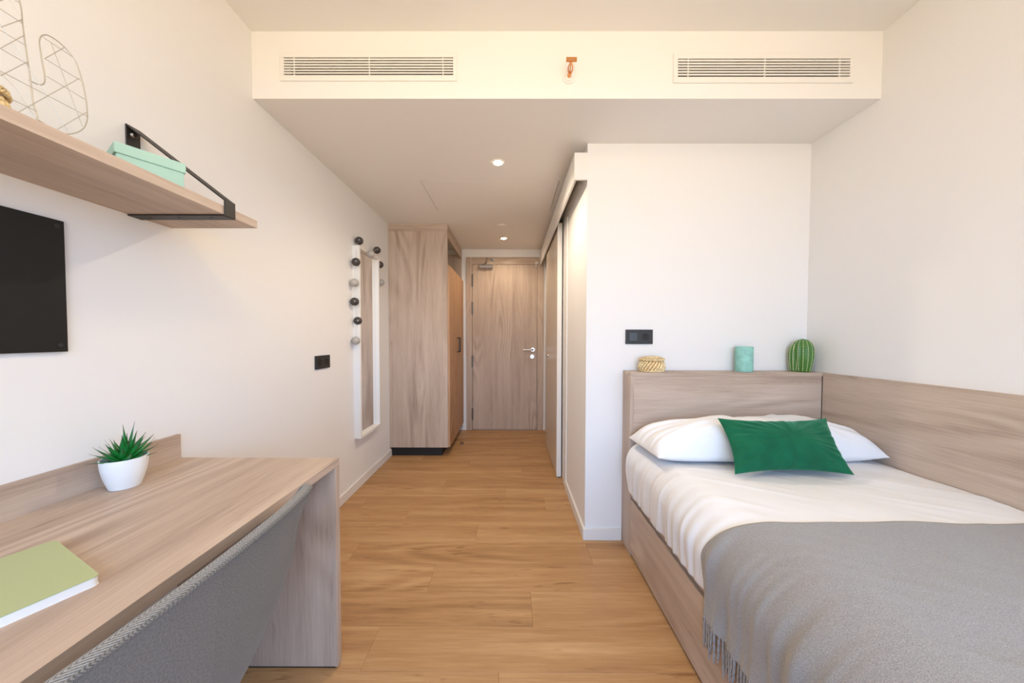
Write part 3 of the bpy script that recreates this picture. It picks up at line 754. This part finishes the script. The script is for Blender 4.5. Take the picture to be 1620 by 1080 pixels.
P = [[shell_pt(-1+2*i/NU, j/NV) for j in range(NV+1)] for i in range(NU+1)]
def nrm(i, j):
    du = P[min(i+1,NU)][j]-P[max(i-1,0)][j]; dv = P[i][min(j+1,NV)]-P[i][max(j-1,0)]; n = du.cross(dv); n.normalize(); return n
TH = .018
sgn = 1 if nrm(NU//2, 3).x > 0 else -1
outer = [[bm.verts.new(P[i][j]) for j in range(NV+1)] for i in range(NU+1)]
def inn(i, j):
    return P[i][j]-nrm(i, j)*sgn*TH
inner = [[bm.verts.new(inn(i, j)) for j in range(NV+1)] for i in range(NU+1)]
for G in (outer, inner):
    for i in range(NU):
        for j in range(NV):
            f = bm.faces.new((G[i][j], G[i+1][j], G[i+1][j+1], G[i][j+1]))
            for lp, (a, b) in zip(f.loops, ((i,j),(i+1,j),(i+1,j+1),(i,j+1))): lp[uvl].uv = ((a/NU)*.80, (b/NV)*.40)
def strip(seq):
    for k, ((a, b), (c_, d_)) in enumerate(zip(seq[:-1], seq[1:])):
        f = bm.faces.new((a, b, d_, c_))
        for lp, q in zip(f.loops, ((k*.011,0),(k*.011,.03),(k*.011+.011,.03),(k*.011+.011,0))): lp[uvl].uv = q
strip([(outer[i][0], inner[i][0]) for i in range(NU+1)]); strip([(outer[i][NV], inner[i][NV]) for i in range(NU+1)])
strip([(outer[0][j], inner[0][j]) for j in range(NV+1)]); strip([(outer[NU][j], inner[NU][j]) for j in range(NV+1)])
obj('backrest', bm, M['twill'], ch, smooth='auto')
# piping seams along the rim
def uv_tube(name, pts, r, par):
    bm = BM(); add_tube(bm, pts, r, 8); uvl = bm.loops.layers.uv.new('UVMap')
    acc = {}
    for f in bm.faces:
        for lp in f.loops: lp[uvl].uv = (lp.vert.co.y*1.0, lp.vert.co.z+lp.vert.co.x)
    return obj(name, bm, M['twill'], par, smooth=True)
edge = [P[0][j] for j in range(NV, 0, -2)]+[P[i][0] for i in range(0, NU+1, 2)]+[P[NU][j] for j in range(2, NV+1, 2)]
uv_tube('piping', edge, .0034, ch)
mid = [(P[i][0]+inn(i,0))*.5+Vector((0,0,.0)) for i in range(0, NU+1)]
# soft rolled rim between the two faces
bm = BM(); uvl = bm.loops.layers.uv.new('UVMap')
rows = []
for i in range(NU+1):
    a, b = P[i][0], inn(i,0); c_ = (a+b)*.5; r = (a-b).length/2; o_ = (a-b).normalized()
    up = Vector((0,0,1)); up = (up-o_*up.dot(o_)).normalized()
    rows.append([bm.verts.new(c_+o_*r*math.cos(math.pi*k/8)+up*r*.75*math.sin(math.pi*k/8)) for k in range(9)])
for i in range(NU):
    for k in range(8):
        f = bm.faces.new((rows[i][k], rows[i+1][k], rows[i+1][k+1], rows[i][k+1]))
        for lp, q in zip(f.loops, ((i,k),(i+1,k),(i+1,k+1),(i,k+1))): lp[uvl].uv = (q[1]*.0048, q[0]*.0095)
obj('rim', bm, M['rimcloth'], ch, smooth=True)
# seat pad, side wings folded into it, legs
bm = BM(); uvl = None
vs = []
for z, k in ((.385,.90),(.40,.98),(.44,1.0),(.462,.97),(.468,.88)):
    ring = []
    for q in range(40):
        a = 2*math.pi*q/40; cx_, sy_ = math.cos(a), math.sin(a)
        ex = abs(cx_)**.6*(1 if cx_ > 0 else -1); ey = abs(sy_)**.6*(1 if sy_ > 0 else -1)
        ring.append(bm.verts.new((-.845+ .215*k*ex, YCc+.225*k*ey, z)))
    vs.append(ring)
for a, b in zip(vs[:-1], vs[1:]):
    for q in range(40): bm.faces.new((a[q], a[(q+1)%40], b[(q+1)%40], b[q]))
bm.faces.new(vs[0][::-1]); bm.faces.new(vs[-1])
uvl = bm.loops.layers.uv.new('UVMap')
for f in bm.faces:
    for lp in f.loops: lp[uvl].uv = (lp.vert.co.x, lp.vert.co.y+lp.vert.co.z)
obj('seat', bm, M['twill'], ch, smooth='auto')
for sx_, sy_ in ((-1,-1),(-1,1),(1,-1),(1,1)):
    bm = BM(); add_tube(bm, [(-.845+sx_*.13,YCc+sy_*.14,.386),(-.845+sx_*.19,YCc+sy_*.20,0)], [.014,.009], 14); obj('leg', bm, M['blackmetal'], ch, smooth='auto')

# ------------------------------------------------------------------ headboard and panelling
t = thing('headboard', (1.14,1.77,0), 'boxed oak headboard with a flat ledge against the alcove wall', 'headboard')
YH, XH, ZH = 1.710, .632, .9696; YWb, XRb = YW-.001, XR-.001
box('top_board', XH, XRb, YH, YWb, ZH-.019, ZH, M['oak_x'], t, .0008)
box('side_board', XH, XH+.019, YH, YWb, 0, ZH-.0193, M['oak_z'], t, .0008)
box('front_panel', XH+.0195, XR-.0205, YH+.0015, YH+.018, .05, ZH-.0193, M['oak_x'], t, .0008)
t = thing('wall_panelling', (XR,.7,0), 'long oak panel lining the right wall along the bed', 'wall panel')
box('panel', XR-.019, XR, -.32, YH-.0015, .05, ZH, M['oak_y'], t, .0008)

# ------------------------------------------------------------------ bed
BX = .632; YB0 = -.30
t = thing('bed', (1.14,.70,0), 'oak storage bed with a drawer base standing in the alcove', 'bed')
box('side_rail', BX+.003, BX+.022, YB0, YH-.003, .316, .337, M['oak_y'], t, .0008)
for a, b in ((YB0, .70), (.703, 1.688)):
    box('drawer_front', BX, BX+.019, a, b, .018, .300, M['oak_y'], t, .001)
box('end_post', BX, BX+.019, 1.6905, YH-.003, .0, .314, M['oak_z'], t, .0008)
box('bed_base', BX+.024, XR-.022, YB0, YH-.003, .012, .325, M['plinth'], t)
box('plinth', BX+.012, BX+.024, YB0, YH-.003, 0, .016, M['plinth'], t)
box('mattress', BX+.045, XR-.030, YB0+.01, YH-.006, .337, .560, M['linen'], t, .03, seg=4)

def duvet_profile(s, yy):
    """s runs from the wall (0) to the hem (1): returns x, z and outward normal"""
    k = min(1, max(0, (1.70-yy)/.8)); rx = .085+.085*k; rz = .10+.06*k
    x0, zt, xe, zh = XR-.023, .600, .614, .340
    L1 = x0-(xe+rx); L2 = (rx+rz)*.80; L3 = (zt-rz)-zh; Lt = L1+L2+L3; d = s*Lt
    if d < L1: return x0-d, zt, 0, 1
    if d < L1+L2:
        a = (d-L1)/L2*math.pi/2; return xe+rx-rx*math.sin(a), zt-rz+rz*math.cos(a), -math.sin(a), math.cos(a)
    q = (d-L1-L2); return xe+.008*(q/L3)**1.5, zt-rz-q, -1, 0
def duvet_disp(x, yy, z, s):
    p = Vector((x, yy, z))
    # broad softness
    d = .010*noise.noise(p*3.1)+.004*noise.noise(p*8)
    # diagonal ridges over the top
    q = (x*.55+yy*1.0); r1 = noise.noise(Vector((q*26, (x-yy*.55)*3.2, 1.7)))
    wtop = min(1, max(0, (z-.56)/.04))
    d += wtop*.0050*max(0, r1)*(.4+.6*max(0, noise.noise(Vector((x*2.5,yy*2.5,4)))+.5))
    # hanging folds on the side
    ws = min(1, max(0, (.60-z)/.14))
    f = noise.noise(Vector((yy*24+z*3.0, z*2.2, 9.1)))+.6*noise.noise(Vector((yy*50+z*5, z*4, 3.3)))
    d += ws*.0105*f
    return d
def drape(name, y0f, y1, s0, s1, nu, nv, base_off, material, parent, thick, folds=None, ext=0):
    bm = BM(); G = []
    uvl = bm.loops.layers.uv.new('UVMap')
    for j in range(nv+1):
        s = s0+(s1-s0)*j/nv; row = []
        for i in range(nu+1):
            ya = y0f(s) if callable(y0f) else y0f
            yy = ya+(y1-ya)*i/nu
            ss = min(s, 1); x, z, nx, nz = duvet_profile(ss, yy)
            if s > 1: z -= (s-1)*1.0; x += -.0
            dd = duvet_disp(x, yy, z, ss)+base_off
            if folds: dd += folds(x, yy, z, s)
            row.append(bm.verts.new((x+nx*dd, yy, z+nz*dd)))
        G.append(row)
    for j in range(nv):
        for i in range(nu):
            f = bm.faces.new((G[j][i], G[j][i+1], G[j+1][i+1], G[j+1][i]))
    o = obj(name, bm, material, parent, smooth=True)
    md = o.modifiers.new('thickness', 'SOLIDIFY'); md.thickness = thick; md.offset = -1 if True else 1
    return o, None
dv, _ = drape('duvet', YH-.006, YB0, 0, 1, 330, 190, 0, M['linen'], None, .010)
tag(dv, 'smooth white cotton duvet spread over the bed', 'duvet')
# blanket
def by0(s): 
    k = min(1, max(0, (s-.70)/.22)); return .955+.068*k*k*(3-2*k)
EXT = .072
def bfold(x, yy, z, s):
    ws = min(1, max(0, (.58-z)/.2))
    return ws*(.007*noise.noise(Vector((yy*7.5+z*1.2, z*1.6, 21)))+.006*noise.noise(Vector((yy*17, z*3, 5)))+.001)
bt = thing('throw_blanket', (1.14,.35,.60), 'grey wool throw with a fringed edge laid across the foot of the bed', 'blanket')
bo, _ = drape('blanket_cloth', by0, YB0-.005, .02, 1+EXT, 190, 200, .0075, M['wool'], bt, .004, bfold)
# fringe tassels along the hanging hem
rf = random.Random(11); tassel_src = []
def hem(yy):
    s = 1+EXT; x, z, nx, nz = duvet_profile(1, yy); z -= EXT
    dd = duvet_disp(x, yy, z, 1)+.0075+bfold(x, yy, z, s); return x-dd, z
for v in range(6):
    bm = BM(); L = rf.uniform(.085,.112); bend = rf.uniform(-.012,.012); lean = rf.uniform(-.006,.004)
    for st in range(2):
        pts = [(.0016*math.cos(i*1.3+st*math.pi)+lean*(i/9)**2, .0018*math.sin(i*1.3+st*math.pi)+bend*(i/9)**2, .004-L*i/9) for i in range(10)]
        add_tube(bm, pts, [.0022]*8+[.0020,.0012], 6)
    me_o = obj('tassel', bm, M['wool'], bt, origin=(0,0,0), smooth=True); tassel_src.append(me_o)
yy = 1.018; k = 0
while yy > YB0:
    x, z = hem(yy)
    o = tassel_src[k] if k < 6 else bpy.data.objects.new('tassel', tassel_src[rf.randrange(6)].data)
    if k >= 6: COL.objects.link(o); o.parent = bt
    o.location = Vector((x+.002, yy, z))-wpos(bt)
    yy -= .0115*rf.uniform(.8,1.25); k += 1

# ------------------------------------------------------------------ pillow and cushion
def puff(name, BLc, BRc, TRc, TLc, N, tf, tb, material, label, cat, n=60, bow=.02, pexp=2.6, qexp=.55, wr=.004, seed=0, ear=0, zmin=None, sub=None):
    BLc, BRc, TRc, TLc, N = map(Vector, (BLc, BRc, TRc, TLc, N)); N.normalize()
    bm = BM(); tops = []; bots = []
    def base(u, v):
        # bow edges inward
        uu = u; vv = v
        p = (BLc*(1-uu)*(1-vv)+BRc*uu*(1-vv)+TRc*uu*vv+TLc*(1-uu)*vv)
        cu, cv = 2*u-1, 2*v-1
        du = (BRc-BLc).normalized(); dv_ = (TLc-BLc).normalized()
        p = p - du*cu*bow*(1-cv*cv) - dv_*cv*bow*(1-cu*cu)
        return p
    def thick(u, v):
        cu, cv = abs(2*u-1), abs(2*v-1)
        return ((1-cu**pexp)*(1-cv**pexp))**qexp
    for i in range(n+1):
        rt, rb = [], []
        for j in range(n+1):
            # cluster samples near the edges
            u = .5-.5*math.cos(math.pi*i/n); v = .5-.5*math.cos(math.pi*j/n)
            p = base(u, v); th = thick(u, v); cu, cv = 2*u-1, 2*v-1
            ang = math.atan2(cv, cu); rad = math.hypot(cu, cv)
            w_ = noise.noise(Vector((math.cos(ang)*7+seed, math.sin(ang)*7, rad*1.3)))*wr*min(1, rad*1.1)*min(1, th*2.5)
            w_ += noise.noise(p*9+Vector((seed,0,0)))*wr*.9*min(1, th*2)
            edge_ = i in (0,n) or j in (0,n)
            a = p+N*(tf*th+w_)
            b_ = p-N*(tb*th)
            if zmin is not None:
                if a.z < zmin: a.z = zmin
                if b_.z < zmin: b_.z = zmin
            vt = bm.verts.new(a); rt.append(vt)
            rb.append(vt if edge_ else bm.verts.new(b_))
        tops.append(rt); bots.append(rb)
    for G in (tops, bots):
        for i in range(n):
            for j in range(n):
                try: bm.faces.new((G[i][j], G[i+1][j], G[i+1][j+1], G[i][j+1]))
                except ValueError: pass
    o = obj(name, bm, material, None, origin=((BLc+BRc+TRc+TLc)/4), smooth=True)
    return tag(o, label, cat)
puff('pillow', (.640,1.395,.632), (1.632,1.385,.640), (1.630,1.690,.660), (.618,1.690,.630), (0,-.12,1), .128, .05, M['linen'],
     'plump white pillow lying against the headboard', 'pillow', n=90, bow=.004, pexp=4.6, qexp=.62, wr=.014, seed=2, zmin=.612)
cu = puff('cushion', (.880,1.262,.618), (1.345,1.258,.618), (1.392,1.425,.800), (.912,1.425,.800), (-.02,-.74,.68), .064, .045, M['velvet'],
     'dark green velvet cushion propped against the white pillow', 'cushion', n=80, bow=.020, pexp=2.2, qexp=.6, wr=.010, seed=8, zmin=.612)
